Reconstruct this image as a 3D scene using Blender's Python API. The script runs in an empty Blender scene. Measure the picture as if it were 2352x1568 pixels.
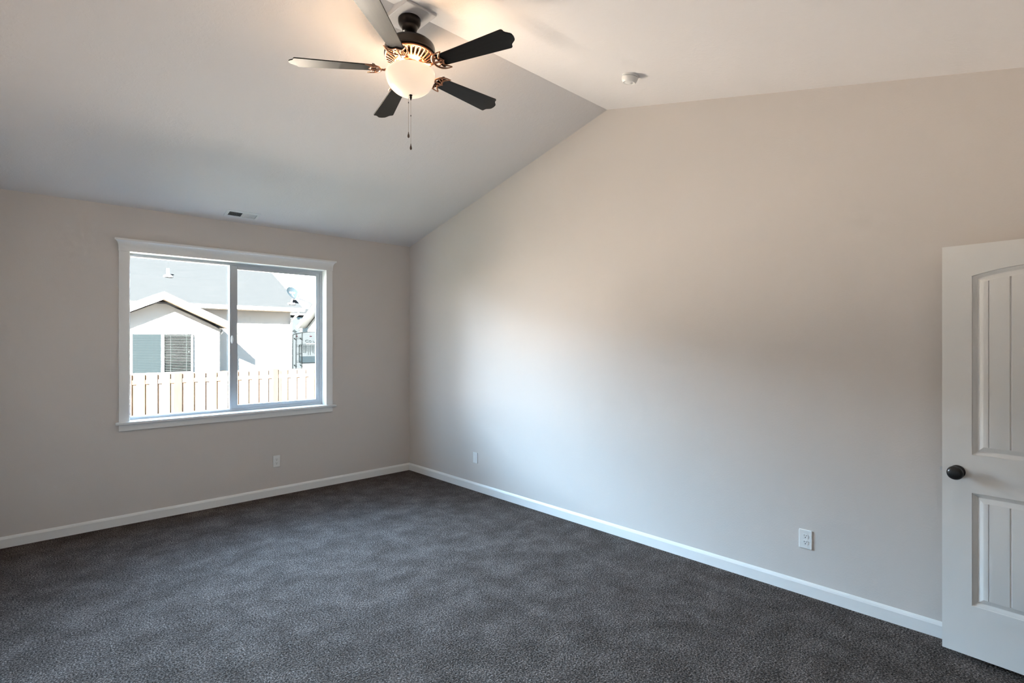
import bpy, bmesh, math, random
from mathutils import Vector, Matrix
random.seed(7)
C = bpy.context.scene
COL = C.collection
R = math.radians

# ---------------------------------------------------------------- camera
cam_data = bpy.data.cameras.new('camera')
cam_data.sensor_width = 36.0
cam_data.lens = 18.797
cam_data.clip_start = 0.02
cam_data.clip_end = 600
cam = bpy.data.objects.new('camera', cam_data)
COL.objects.link(cam)
cam.location = (-3.6267, -5.6515, 1.58)
cam.rotation_euler = (R(90), 0, R(46.461 - 90))
C.camera = cam

# ---------------------------------------------------------------- world, sun, exposure
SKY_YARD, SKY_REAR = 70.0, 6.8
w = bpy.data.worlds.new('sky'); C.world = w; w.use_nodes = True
nt = w.node_tree; nt.nodes.clear()
geo = nt.nodes.new('ShaderNodeTexCoord')
sep = nt.nodes.new('ShaderNodeSeparateXYZ')
ramp = nt.nodes.new('ShaderNodeValToRGB')
bg = nt.nodes.new('ShaderNodeBackground')
out = nt.nodes.new('ShaderNodeOutputWorld')
nt.links.new(geo.outputs['Generated'], sep.inputs[0])
nt.links.new(sep.outputs['Z'], ramp.inputs[0])
nt.links.new(ramp.outputs[0], bg.inputs['Color'])
nt.links.new(bg.outputs[0], out.inputs['Surface'])
cr = ramp.color_ramp
cr.elements[0].position = 0.0;  cr.elements[0].color = (1.0, 0.93, 0.86, 1)
cr.elements[1].position = 0.75; cr.elements[1].color = (0.40, 0.66, 1.0, 1)
e = cr.elements.new(0.10); e.color = (0.80, 0.89, 1.0, 1)
e = cr.elements.new(0.28); e.color = (0.50, 0.75, 1.0, 1)
# sky over the yard is set brighter than behind, to light the room
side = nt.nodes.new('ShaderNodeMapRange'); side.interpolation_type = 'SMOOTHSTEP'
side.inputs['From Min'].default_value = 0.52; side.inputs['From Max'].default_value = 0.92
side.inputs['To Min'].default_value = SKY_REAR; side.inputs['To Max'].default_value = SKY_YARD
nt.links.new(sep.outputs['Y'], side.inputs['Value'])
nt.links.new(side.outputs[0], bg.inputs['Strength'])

sun_d = bpy.data.lights.new('sun', 'SUN')
sun_d.energy = 580.0
sun_d.angle = R(0.53)
sun_d.color = (1.0, 0.94, 0.87)
sun = bpy.data.objects.new('sun', sun_d); COL.objects.link(sun)
sun.rotation_euler = Vector((1.15, 1.40, -1.13)).to_track_quat('-Z', 'Y').to_euler()
sun.location = (-8, -12, 12)

LAMP_POWER = 4.0        # watts per bulb inside the fan's bowl
BOWL_GLOW = 0.30

C.view_settings.view_transform = 'Standard'
C.view_settings.look = 'None'
C.view_settings.exposure = 0.72
C.view_settings.gamma = 1.0
C.view_settings.use_curve_mapping = False
cy = C.cycles
cy.use_denoising = True
cy.max_bounces = 12
cy.diffuse_bounces = 8
cy.glossy_bounces = 4
cy.transmission_bounces = 6
cy.transparent_max_bounces = 12
cy.sample_clamp_indirect = 0.0
cy.caustics_reflective = False
cy.caustics_refractive = False
cy.blur_glossy = 0.5
cy.use_guiding = True

# ---------------------------------------------------------------- materials
MATS = {}
def mat(name, color, rough=0.5, metal=0.0, spec=0.5, coat=0.0):
    m = bpy.data.materials.new(name); m.use_nodes = True
    b = m.node_tree.nodes['Principled BSDF']
    b.inputs['Base Color'].default_value = (*color, 1)
    b.inputs['Roughness'].default_value = rough
    b.inputs['Metallic'].default_value = metal
    b.inputs['Specular IOR Level'].default_value = spec
    b.inputs['Coat Weight'].default_value = coat
    MATS[name] = m
    return m
def N(m, t): return m.node_tree.nodes.new(t)
def L(m, a, b): m.node_tree.links.new(a, b)
def P(m): return m.node_tree.nodes['Principled BSDF']
def coords(m, scale=(1, 1, 1)):
    tc = N(m, 'ShaderNodeTexCoord'); mp = N(m, 'ShaderNodeMapping')
    mp.inputs['Scale'].default_value = scale
    L(m, tc.outputs['Object'], mp.inputs['Vector'])
    return mp.outputs['Vector']
def noise(m, vec, scale, detail=2.0, rough=0.5, dist=0.0):
    n = N(m, 'ShaderNodeTexNoise')
    n.inputs['Scale'].default_value = scale
    n.inputs['Detail'].default_value = detail
    n.inputs['Roughness'].default_value = rough
    n.inputs['Distortion'].default_value = dist
    L(m, vec, n.inputs['Vector'])
    return n.outputs['Fac']
def bump(m, height, strength, distance):
    b = N(m, 'ShaderNodeBump')
    b.inputs['Strength'].default_value = strength
    b.inputs['Distance'].default_value = distance
    L(m, height, b.inputs['Height'])
    L(m, b.outputs['Normal'], P(m).inputs['Normal'])
def rampn(m, fac, stops):
    r = N(m, 'ShaderNodeValToRGB')
    el = r.color_ramp.elements
    el[0].position, el[0].color = stops[0][0], (*stops[0][1], 1)
    el[1].position, el[1].color = stops[-1][0], (*stops[-1][1], 1)
    for p, c in stops[1:-1]:
        x = el.new(p); x.color = (*c, 1)
    L(m, fac, r.inputs[0])
    return r.outputs[0]
def mixc(m, fac, a, b, mode='MIX'):
    x = N(m, 'ShaderNodeMix'); x.data_type = 'RGBA'; x.blend_type = mode
    if isinstance(fac, float): x.inputs[0].default_value = fac
    else: L(m, fac, x.inputs[0])
    for i, v in ((6, a), (7, b)):
        if isinstance(v, tuple): x.inputs[i].default_value = (*v, 1)
        else: L(m, v, x.inputs[i])
    return x.outputs[2]
def mathn(m, op, a, b):
    x = N(m, 'ShaderNodeMath'); x.operation = op
    for i, v in ((0, a), (1, b)):
        if isinstance(v, (int, float)): x.inputs[i].default_value = v
        else: L(m, v, x.inputs[i])
    return x.outputs[0]

m = mat('wall_paint', (0.635, 0.592, 0.560), 0.75, spec=0.25)
v = coords(m); h = noise(m, v, 95, 3, 0.6); bump(m, h, 0.25, 0.0022)
m = mat('ceiling_paint', (0.745, 0.722, 0.722), 0.85, spec=0.2)
v = coords(m)
h = rampn(m, noise(m, v, 34, 4, 0.62, 0.7), [(0.50, (0, 0, 0)), (0.60, (1, 1, 1))])
bump(m, h, 0.16, 0.003)
m = mat('trim_white', (0.80, 0.80, 0.79), 0.38, spec=0.4)
m = mat('door_white', (0.74, 0.73, 0.71), 0.42, spec=0.4)
v = coords(m, (1, 1, 0.25)); bump(m, noise(m, v, 160, 2), 0.06, 0.0008)
m = mat('vinyl', (0.44, 0.46, 0.485), 0.35, spec=0.4)
m = mat('plastic_white', (0.78, 0.78, 0.77), 0.35)
m = mat('slot_dark', (0.03, 0.03, 0.03), 0.7)
m = mat('duct_shade_black', (0.006, 0.007, 0.008), 0.8)
m = mat('vent_white', (0.74, 0.74, 0.73), 0.45)

# cut-pile carpet: flecked fibre colours, pile bent in broad patches
m = mat('carpet', (0.12, 0.1, 0.09), 1.0, spec=0.0)
v = coords(m)
f1 = noise(m, v, 115, 3, 0.72)
f2 = noise(m, v, 48, 2, 0.6)
fleck = rampn(m, f1, [(0.33, (0.026, 0.0205, 0.018)), (0.50, (0.123, 0.100, 0.090)), (0.68, (0.410, 0.340, 0.308))])
nap = noise(m, v, 5.0, 6, 0.66, 0.0)
napc = rampn(m, nap, [(0.36, (0.74, 0.73, 0.72)), (0.5, (0.95, 0.95, 0.95)), (0.64, (1.24, 1.25, 1.26))])
L(m, mixc(m, 1.0, fleck, napc, 'MULTIPLY'), P(m).inputs['Base Color'])
hh = mathn(m, 'ADD', mathn(m, 'MULTIPLY', f1, 0.7), mathn(m, 'MULTIPLY', f2, 0.6))
bump(m, hh, 1.0, 0.03)

# fan
m = mat('bronze_shaded', (0.012, 0.008, 0.006), 0.28, metal=0.5, spec=0.45)  # same bronze as the lit parts, in a darker shaded tone
m = mat('bronze_lit', (0.40, 0.185, 0.105), 0.30, metal=1.0)  # lamplight on the bronze put into a brighter colour
m = mat('blade_wood', (0.012, 0.010, 0.009), 0.36, spec=0.26)
v = coords(m, (2, 40, 40))
g = noise(m, v, 3.0, 4, 0.6, 0.4)
L(m, rampn(m, g, [(0.3, (0.005, 0.004, 0.0035)), (0.7, (0.013, 0.010, 0.008))]), P(m).inputs['Base Color'])
m = mat('fob_wood', (0.06, 0.025, 0.012), 0.35)
m = mat('chain_metal', (0.45, 0.36, 0.28), 0.35, metal=1.0)
m = mat('black_metal', (0.012, 0.011, 0.011), 0.28, spec=0.5)
m = mat('steel', (0.6, 0.6, 0.6), 0.3, metal=1.0)

m = bpy.data.materials.new('frosted_glass'); m.use_nodes = True; MATS['frosted_glass'] = m
m.node_tree.nodes.clear()
o = N(m, 'ShaderNodeOutputMaterial')
tr = N(m, 'ShaderNodeBsdfTranslucent'); tr.inputs['Color'].default_value = (0.95, 0.90, 0.82, 1)
df = N(m, 'ShaderNodeBsdfPrincipled'); df.inputs['Base Color'].default_value = (0.75, 0.66, 0.54, 1)
df.inputs['Roughness'].default_value = 0.25
mx = N(m, 'ShaderNodeMixShader'); mx.inputs[0].default_value = 0.05
em = N(m, 'ShaderNodeEmission'); em.inputs['Color'].default_value = (1.0, 0.83, 0.67, 1)
em.inputs['Strength'].default_value = BOWL_GLOW
ad = N(m, 'ShaderNodeAddShader')
L(m, df.outputs[0], mx.inputs[1]); L(m, tr.outputs[0], mx.inputs[2])
L(m, mx.outputs[0], ad.inputs[0]); L(m, em.outputs[0], ad.inputs[1])
L(m, ad.outputs[0], o.inputs['Surface'])

def clear_glass(name, tint, refl, rough=0.02):
    m = bpy.data.materials.new(name); m.use_nodes = True; MATS[name] = m
    m.node_tree.nodes.clear()
    o = N(m, 'ShaderNodeOutputMaterial')
    t = N(m, 'ShaderNodeBsdfTransparent'); t.inputs['Color'].default_value = (*tint, 1)
    g = N(m, 'ShaderNodeBsdfGlossy'); g.inputs['Roughness'].default_value = rough
    x = N(m, 'ShaderNodeMixShader'); x.inputs[0].default_value = refl
    L(m, t.outputs[0], x.inputs[1]); L(m, g.outputs[0], x.inputs[2])
    L(m, x.outputs[0], o.inputs['Surface'])
    return m
clear_glass('window_glass', (0.97, 0.985, 0.98), 0.035)
clear_glass('far_glass', (0.92, 0.95, 0.95), 0.006)

# outdoors
m = mat('siding', (0.130, 0.124, 0.115), 0.7, spec=0.1)
m = mat('soffit_tan', (0.2677, 0.2008, 0.1417), 0.8, spec=0.1)
m = mat('house_trim', (0.22, 0.22, 0.22), 0.6, spec=0.2)
m = mat('shingles', (0.05, 0.053, 0.057), 1.0, spec=0.0)
v = coords(m, (1.0, 16, 16))
c1 = noise(m, v, 2.2, 4, 0.7)
L(m, rampn(m, c1, [(0.3, (0.0032, 0.0037, 0.0041)), (0.7, (0.0041, 0.0046, 0.0051))]), P(m).inputs['Base Color'])
m = mat('drip_edge', (0.012, 0.014, 0.016), 0.7)
def cedar(name, base):
    m = mat(name, base, 0.9, spec=0.0)
    v = coords(m, (9, 9, 0.8))
    n = noise(m, v, 4.0, 3, 0.6, 0.8)
    d = tuple(c * 0.8 for c in base); b = tuple(min(1, c * 1.15) for c in base)
    L(m, rampn(m, n, [(0.3, d), (0.7, b)]), P(m).inputs['Base Color'])
cedar('cedar', (0.026, 0.0178, 0.0125))
cedar('cedar_pale', (0.0275, 0.0203, 0.015))
cedar('cedar_red', (0.0074, 0.0061, 0.0053))
m = mat('grass', (0.028, 0.030, 0.025), 1.0, spec=0.0)
m = mat('lawn', (0.02, 0.0205, 0.0165), 1.0, spec=0.0)
m = mat('bounce_concrete', (0.47, 0.415, 0.36), 0.95, spec=0.0)
m = mat('bounce_gravel', (0.7, 0.64, 0.57), 1.0, spec=0.0)
v = coords(m)
L(m, rampn(m, noise(m, v, 1.6, 5, 0.65), [(0.35, (0.25, 0.225, 0.20)), (0.65, (0.32, 0.288, 0.258))]), P(m).inputs['Base Color'])
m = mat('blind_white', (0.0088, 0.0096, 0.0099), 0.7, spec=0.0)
m = mat('room_shade_black', (0.0004, 0.0006, 0.0006), 0.9, spec=0.0)
m = mat('dish_grey', (0.0036, 0.0054, 0.0068), 0.8, spec=0.0)
m = mat('rv_body', (0.0044, 0.0052, 0.0058), 0.8, spec=0.0)
m = mat('rv_sunlit', (0.010, 0.010, 0.010), 0.7, spec=0.0)  # sunlit tone, beside the bluish body tone for shade
m = mat('rv_dark', (0.0009, 0.0012, 0.0013), 0.8, spec=0.0)
m = mat('rv_light', (0.0026, 0.0005, 0.0010), 0.6, spec=0.0)
m = mat('rv_curtain', (0.055, 0.062, 0.062), 0.9)
m = mat('rv_pane', (0.0015, 0.0022, 0.0027), 0.6, spec=0.0)
m = mat('eave_shade_blue', (0.0012, 0.0021, 0.0028), 0.8, spec=0.0)
m = mat('far_wall', (0.0048, 0.0058, 0.0066), 0.8, spec=0.0)
m = mat('soffit_grey', (0.05, 0.053, 0.053), 0.8)
m = mat('hill', (0.062, 0.062, 0.061), 1.0, spec=0.0)
v = coords(m)
L(m, rampn(m, noise(m, v, 0.35, 4, 0.7), [(0.40, (0.0050, 0.0055, 0.0063)), (0.62, (0.0061, 0.0065, 0.0070))]), P(m).inputs['Base Color'])  # pale tones put distance haze into the colour
m = bpy.data.materials.new('insect_screen'); m.use_nodes = True; MATS['insect_screen'] = m
m.node_tree.nodes.clear()
o = N(m, 'ShaderNodeOutputMaterial'); t = N(m, 'ShaderNodeBsdfTransparent')
d = N(m, 'ShaderNodeBsdfDiffuse'); d.inputs['Color'].default_value = (0.0035, 0.0049, 0.0056, 1)
x = N(m, 'ShaderNodeMixShader'); x.inputs[0].default_value = 0.45
L(m, t.outputs[0], x.inputs[1]); L(m, d.outputs[0], x.inputs[2]); L(m, x.outputs[0], o.inputs['Surface'])

# ---------------------------------------------------------------- mesh helpers
class MB:
    """collects shapes, links them as one mesh object"""
    def __init__(s): s.v = []; s.f = []
    def add(s, vs, fs):
        o = len(s.v); s.v += [tuple(p) for p in vs]; s.f += [tuple(i + o for i in q) for q in fs]; return s
    def box(s, x0, x1, y0, y1, z0, z1):
        return s.add([(x0,y0,z0),(x1,y0,z0),(x1,y1,z0),(x0,y1,z0),(x0,y0,z1),(x1,y0,z1),(x1,y1,z1),(x0,y1,z1)],
                     [(0,3,2,1),(4,5,6,7),(0,1,5,4),(1,2,6,5),(2,3,7,6),(3,0,4,7)])
    def prism(s, poly, fn0, fn1):
        """poly: 2-D outline; fn0 / fn1 turn (a, b) into the near and far 3-D point"""
        n = len(poly)
        vs = [fn0(*p) for p in poly] + [fn1(*p) for p in poly]
        fs = [tuple(range(n)), tuple(range(2*n-1, n-1, -1))] + [(i, (i+1) % n, (i+1) % n + n, i + n) for i in range(n)]
        return s.add(vs, fs)
    def lathe(s, prof, n=48, c=(0,0,0), axis='z', cap=True):
        k = len(prof); vs = []
        for i in range(n):
            a = 2*math.pi*i/n; ca, sa = math.cos(a), math.sin(a)
            for r, z in prof:
                p = (r*ca, r*sa, z) if axis == 'z' else ((z, r*ca, r*sa) if axis == 'x' else (r*ca, z, r*sa))
                vs.append((p[0]+c[0], p[1]+c[1], p[2]+c[2]))
        fs = [(i*k+j, ((i+1) % n)*k+j, ((i+1) % n)*k+j+1, i*k+j+1) for i in range(n) for j in range(k-1)]
        if cap:
            if prof[0][0] > 1e-6: fs.append(tuple(i*k for i in range(n)))
            if prof[-1][0] > 1e-6: fs.append(tuple(i*k+k-1 for i in reversed(range(n))))
        return s.add(vs, fs)
    def tube(s, pts, r, n=8, flat=1.0, up=(0,0,1)):
        pts = [Vector(p) for p in pts]; m = len(pts); vs = []
        rs = r if isinstance(r, (list, tuple)) else [r]*m
        for i, p in enumerate(pts):
            t = (pts[min(i+1, m-1)] - pts[max(i-1, 0)]).normalized()
            a = t.cross(Vector(up))
            if a.length < 1e-4: a = t.cross(Vector((1, 0, 0)))
            a.normalize(); b = a.cross(t).normalized()
            for k in range(n):
                q = 2*math.pi*k/n
                vs.append(p + a*(rs[i]*math.cos(q)) + b*(rs[i]*flat*math.sin(q)))
        fs = [(i*n+k, i*n+(k+1) % n, (i+1)*n+(k+1) % n, (i+1)*n+k) for i in range(m-1) for k in range(n)]
        fs += [tuple(reversed(range(n))), tuple(range((m-1)*n, m*n))]
        return s.add(vs, fs)
    def sphere(s, c, r, n=20, sc=(1,1,1)):
        k = n//2; pr = [(math.sin(math.pi*j/k), -math.cos(math.pi*j/k)) for j in range(k+1)]
        o = len(s.v); s.lathe(pr, n, (0,0,0), cap=False)
        for i in range(o, len(s.v)):
            x, y, z = s.v[i]; s.v[i] = (c[0]+x*r*sc[0], c[1]+y*r*sc[1], c[2]+z*r*sc[2])
        return s
    def build(s, name, material, parent=None, smooth=35, bevel=0, fix=True, local=None, weld=True):
        me = bpy.data.meshes.new(name)
        off = local if local is not None else (tuple(parent.location) if parent is not None and parent.get('_world') else (0,0,0))
        me.from_pydata([(p[0]-off[0], p[1]-off[1], p[2]-off[2]) for p in s.v], [], s.f)
        b = bmesh.new(); b.from_mesh(me)
        if weld: bmesh.ops.remove_doubles(b, verts=b.verts, dist=1e-6)
        if fix: bmesh.ops.recalc_face_normals(b, faces=b.faces)
        b.to_mesh(me); b.free()
        if smooth:
            me.polygons.foreach_set('use_smooth', [True]*len(me.polygons))
            me.set_sharp_from_angle(angle=R(smooth))
        me.materials.append(MATS[material] if isinstance(material, str) else material)
        ob = bpy.data.objects.new(name, me); COL.objects.link(ob)
        if parent is not None: ob.parent = parent
        if bevel:
            bm = ob.modifiers.new('bevel', 'BEVEL'); bm.width = bevel; bm.segments = 2; bm.limit_method = 'ANGLE'; bm.angle_limit = R(50)
        return ob
def tag(o, label=None, cat=None, group=None, kind=None):
    if label: o['label'] = label
    if cat: o['category'] = cat
    if group: o['group'] = group
    if kind: o['kind'] = kind
    return o
def thing(name, loc=(0,0,0), label=None, cat=None, group=None, kind=None, world=True):
    o = bpy.data.objects.new(name, None); COL.objects.link(o)
    o.empty_display_size = 0.1; o.location = loc
    if world: o['_world'] = 1
    return tag(o, label, cat, group, kind)
def struct(name, mb, material, **k):
    return tag(mb.build(name, material, **k), kind='structure')

# ---------------------------------------------------------------- room shell
XL, YR = -3.87, -5.96                       # left and rear wall faces; window wall is y = 0, right wall x = 0
HW, RY, RZ = 2.7456, -2.9814, 3.5005        # plate height, ridge position
KF = (RZ-HW)/(-RY)                          # slope over the window side
KR = 0.23045                                # slope over the rear side
HR = RZ - KR*(RY-YR)                        # rear plate height
TH = 0.17
WX0, WX1, WZ0, WZ1 = -2.845, -1.066, 0.887, 2.362      # window opening

fl = MB().box(XL-TH, TH, YR-1.7, TH, -0.25, 0.0)
struct('floor', fl, 'carpet')
wb = MB()
wb.box(XL-TH, WX0, 0, TH, 0, HW+0.02); wb.box(WX1, TH, 0, TH, 0, HW+0.02)
wb.box(WX0, WX1, 0, TH, 0, WZ0); wb.box(WX0, WX1, 0, TH, WZ1, HW+0.02)
struct('wall_back', wb, 'wall_paint')
gable = [(0.0, 0), (0.0, HW), (RY, RZ), (YR, HR), (YR, 0)]
gx = [(0.0, 0), (0.0, HW+0.02), (RY, RZ+0.02), (YR-0.12, HR), (YR-0.12, 0)]
struct('wall_right', MB().prism(gx, lambda a, b: (0, a, b), lambda a, b: (TH, a, b)), 'wall_paint')
struct('wall_left', MB().prism(gx, lambda a, b: (XL, a, b), lambda a, b: (XL-TH, a, b)), 'wall_paint')
DX0, DX1, DZ = -1.02, -0.225, 2.075          # doorway in the rear wall
wr = MB()
wr.box(XL, DX0, YR-0.12, YR, 0, HR+0.02); wr.box(DX1, 0, YR-0.12, YR, 0, HR+0.02); wr.box(DX0, DX1, YR-0.12, YR, DZ, HR+0.02)
struct('wall_rear', wr, 'wall_paint')
hall = MB()
hall.box(-2.0, -1.9, YR-1.5, YR-0.12, 0, 2.6); hall.box(0.0, 0.1, YR-1.5, YR-0.12, 0, 2.6); hall.box(-2.0, 0.1, YR-1.6, YR-1.5, 0, 2.6)
hall.box(-2.0, 0.1, YR-1.6, YR-0.12, 2.6, 2.7)
struct('wall_hallway', hall, 'wall_paint')
ce = [(TH, HW-KF*TH), (RY, RZ), (YR-0.12, HR-KR*0.12), (YR-0.12, HR+0.2), (RY, RZ+0.22), (TH, HW+0.17)]
struct('ceiling', MB().prism(ce, lambda a, b: (XL-TH, a, b), lambda a, b: (TH, a, b)), 'ceiling_paint', smooth=0)

BH, BT = 0.086, 0.013
prof = [(0, 0), (BT, 0), (BT, BH-0.020), (BT-0.004, BH-0.010), (0.003, BH-0.001), (0, BH)]
struct('baseboard_back', MB().prism(prof, lambda a, b: (XL, -a, b), lambda a, b: (0, -a, b)), 'trim_white', smooth=0)
struct('baseboard_right', MB().prism(prof, lambda a, b: (-a, 0, b), lambda a, b: (-a, YR, b)), 'trim_white', smooth=0)
struct('baseboard_left', MB().prism(prof, lambda a, b: (XL+a, 0, b), lambda a, b: (XL+a, YR, b)), 'trim_white', smooth=0)
struct('baseboard_rear', MB().prism(prof, lambda a, b: (XL, YR+a, b), lambda a, b: (DX0-0.07, YR+a, b)), 'trim_white', smooth=0)
dc = MB()
dc.box(DX0-0.065, DX0, YR, YR+0.016, 0, DZ+0.065); dc.box(DX1, DX1+0.065, YR, YR+0.016, 0, DZ+0.065); dc.box(DX0, DX1, YR, YR+0.016, DZ, DZ+0.065)
dc.box(DX0-0.001, DX0+0.018, YR-0.12, YR, 0, DZ); dc.box(DX1-0.018, DX1+0.001, YR-0.12, YR, 0, DZ); dc.box(DX0, DX1, YR-0.12, YR, DZ-0.018, DZ+0.001)
struct('trim_2', dc, 'trim_white', bevel=0.002)
# level block under the ridge that the fan hangs from
struct('trim_1', MB().box(-2.016, -1.812, -3.112, -2.850, 3.458, 3.53), 'ceiling_paint', bevel=0.004)

# ---------------------------------------------------------------- the window
win = thing('window_1', (-1.955, 0.0, 0.865), kind='structure')
YC = -0.018
cs = MB()
cs.box(-2.914, WX0+0.006, YC, 0.0, 0.885, WZ1-0.004); cs.box(WX1-0.006, -1.000, YC, 0.0, 0.885, WZ1-0.004)
cs.build('casing', 'trim_white', win, bevel=0.002)
hd = MB(); hd.box(-2.918, -0.996, YC-0.003, 0.0, WZ1-0.004, 2.435)
hd.build('head_casing', 'trim_white', win, bevel=0.002)
# cove crown on the head casing
cp = [(0.0, 2.385), (0.020, 2.385), (0.021, 2.392)] + [(0.021+0.026*(1-math.cos(R(t))), 2.394+0.052*math.sin(R(t))*0.9+0.0006*t/9) for t in range(10, 91, 10)] + [(0.050, 2.448), (0.050, 2.464), (0.0, 2.464)]
crn = MB(); n_ = len(cp)
crn.add([(-2.918-max(0, a-0.021), -a, b) for a, b in cp] + [(-0.996+max(0, a-0.021), -a, b) for a, b in cp],
        [tuple(range(n_)), tuple(range(2*n_-1, n_-1, -1))] + [(i, (i+1) % n_, (i+1) % n_+n_, i+n_) for i in range(n_)])
crn.build('crown', 'trim_white', win, smooth=25)
st = MB(); st.box(-2.936, -0.966, -0.045, 0.0, 0.865, 0.886); st.box(WX0, WX1, -0.001, 0.11, 0.865, 0.8865)
st.build('stool', 'trim_white', win, bevel=0.003)
MB().box(-2.914, -1.000, -0.018, 0.0, 0.809, 0.865).build('apron', 'trim_white', win, bevel=0.002)
jb = MB()
jb.box(WX0-0.001, WX0+0.010, -0.012, 0.115, WZ0, WZ1); jb.box(WX1-0.003, WX1+0.009, -0.012, 0.115, WZ0, WZ1); jb.box(WX0, WX1, -0.012, 0.115, WZ1-0.003, WZ1+0.009)
jb.build('jamb', 'trim_white', win)
FY0, FY1 = 0.100, 0.168
fr = MB()
fr.box(WX0, WX0+0.026, FY0, FY1, WZ0, WZ1); fr.box(WX1-0.020, WX1, FY0, FY1, WZ0, WZ1)
fr.box(WX0, WX1, FY0, FY1, WZ1-0.022, WZ1); fr.box(WX0, WX1, FY0, FY1, WZ0-0.005, WZ0+0.018)
# track lips along head, sill and right jamb
fr.box(WX0+0.001, WX1-0.001, FY0-0.002, FY0+0.0055, WZ1-0.030, WZ1-0.001); fr.box(WX0+0.001, WX1-0.001, FY0-0.0015, FY0+0.0055, WZ0-0.002, WZ0+0.024)
fr.box(WX1-0.028, WX1-0.0005, FY0-0.001, FY0+0.0055, WZ0+0.001, WZ1-0.002)
fr.build('frame', 'vinyl', win, bevel=0.0015)
def sash(name, x0, x1, z0, z1, y0, y1, sl, sr, stp, sb):
    s_ = MB()
    s_.box(x0, x0+sl, y0, y1, z0, z1); s_.box(x1-sr, x1, y0, y1, z0, z1)
    s_.box(x0+sl, x1-sr, y0, y1, z1-stp, z1); s_.box(x0+sl, x1-sr, y0, y1, z0, z0+sb)
    o_ = s_.build(name, 'vinyl', win, bevel=0.002)
    ym = (y0+y1)/2
    MB().box(x0+sl-0.004, x1-sr+0.004, ym-0.002, ym+0.002, z0+sb-0.004, z1-stp+0.004).build('pane', 'window_glass', o_, local=tuple(win.location))
    return o_
sash('fixed_sash', WX0+0.020, -1.985, WZ0+0.014, WZ1-0.018, 0.138, 0.160, 0.012, 0.022, 0.010, 0.012)
sl = sash('sliding_sash', -2.002, WX1-0.016, WZ0+0.014, WZ1-0.018, 0.106, 0.132, 0.064, 0.052, 0.046, 0.046)
# interlock lip and pull on the meeting stile
ml = MB(); ml.box(-2.010, -1.992, 0.098, 0.108, WZ0+0.02, WZ1-0.024)
ml.build('interlock', 'vinyl', win, bevel=0.002)
lt = MB(); lt.sphere((-1.990, 0.094, 1.60), 0.012, 16, (1.0, 0.8, 3.4)); lt.box(-1.996, -1.984, 0.094, 0.106, 1.575, 1.625)
lt.build('latch', 'plastic_white', win)

# ---------------------------------------------------------------- outlets
def plate(name, w_, h_, axis, pos, label, duplex=True):
    """axis 'b': on the window wall (faces -y); 'r': on the right wall (faces -x). Local u right, v up, t out of the wall"""
    if axis == 'b': fn = lambda u, v_, t: (u, -t, v_)
    else: fn = lambda u, v_, t: (-t, -u, v_)
    root = thing(name, pos, label, 'wall plate' if not duplex else 'outlet', world=False)
    def ring(mb, outl, t0, t1):
        mb.prism(outl, lambda a, b: fn(a, b, t0), lambda a, b: fn(a, b, t1))
    def rr(a, b, r, n=4):
        o_ = []
        for cx_, cy_, a0 in ((a-r, b-r, 0), (-a+r, b-r, 90), (-a+r, -b+r, 180), (a-r, -b+r, 270)):
            for k in range(n+1):
                q = R(a0+90*k/n); o_.append((cx_+r*math.cos(q), cy_+r*math.sin(q)))
        return o_
    p0 = rr(w_/2, h_/2, 0.004); p1 = rr(w_/2-0.003, h_/2-0.003, 0.004)
    n = len(p0); mb = MB()
    mb.add([fn(a, b, 0.0) for a, b in p0] + [fn(a, b, 0.0045) for a, b in p0] + [fn(a, b, 0.0065) for a, b in p1],
           [(i, (i+1) % n, (i+1) % n+n, i+n) for i in range(n)] + [(i+n, (i+1) % n+n, (i+1) % n+2*n, i+2*n) for i in range(n)] + [tuple(range(2*n, 3*n))])
    mb.build('cover_plate', 'plastic_white', root, smooth=20)
    if duplex:
        for s in (1, -1):
            rc = MB(); o_ = []
            for k in range(28):
                q = 2*math.pi*k/28
                o_.append((0.0172*math.cos(q), s*0.0195 + max(-0.0135, min(0.0135, 0.0172*math.sin(q)))))
            ring(rc, o_, 0.005, 0.0082)
            ro = rc.build('receptacle', 'plastic_white', root, smooth=30)
            sm = MB()
            for du, hh_ in ((-0.0064, 0.0085), (0.0064, 0.007)):
                ring(sm, [(du-0.0011, s*0.0195+0.001), (du+0.0011, s*0.0195+0.001), (du+0.0011, s*0.0195+0.001+hh_), (du-0.0011, s*0.0195+0.001+hh_)], 0.0075, 0.0086)
            ring(sm, [(0.0030*math.cos(2*math.pi*k/12), s*0.0195-0.0072+0.0030*math.sin(2*math.pi*k/12)) for k in range(12)], 0.0075, 0.0086)
            sm.build('slots', 'slot_dark', ro)
        sc = MB(); ring(sc, [(0.0028*math.cos(2*math.pi*k/12), 0.0028*math.sin(2*math.pi*k/12)) for k in range(12)], 0.006, 0.0075)
        sc.build('screw', 'plastic_white', root)
    else:
        ins = MB(); ring(ins, rr(0.0165, 0.0333, 0.001), 0.0055, 0.0076)
        ins.build('insert', 'plastic_white', root, bevel=0.0006)
        for s in (1, -1):
            sc = MB(); ring(sc, [(0.0026*math.cos(2*math.pi*k/12), s*0.0485+0.0026*math.sin(2*math.pi*k/12)) for k in range(12)], 0.006, 0.0075)
            sc.build('screw', 'plastic_white', root)
    return root
plate('wall_outlet', 0.070, 0.118, 'b', (-1.596, 0, 0.350), 'white double outlet on the wall below the window')
plate('wall_outlet', 0.076, 0.117, 'r', (0, -4.496, 0.348), 'white double outlet low on the long bare wall near the open door')
plate('wall_plate', 0.072, 0.112, 'r', (0, -1.274, 0.348), 'plain white wall plate without sockets, low beside the far room corner', duplex=False)

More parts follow.
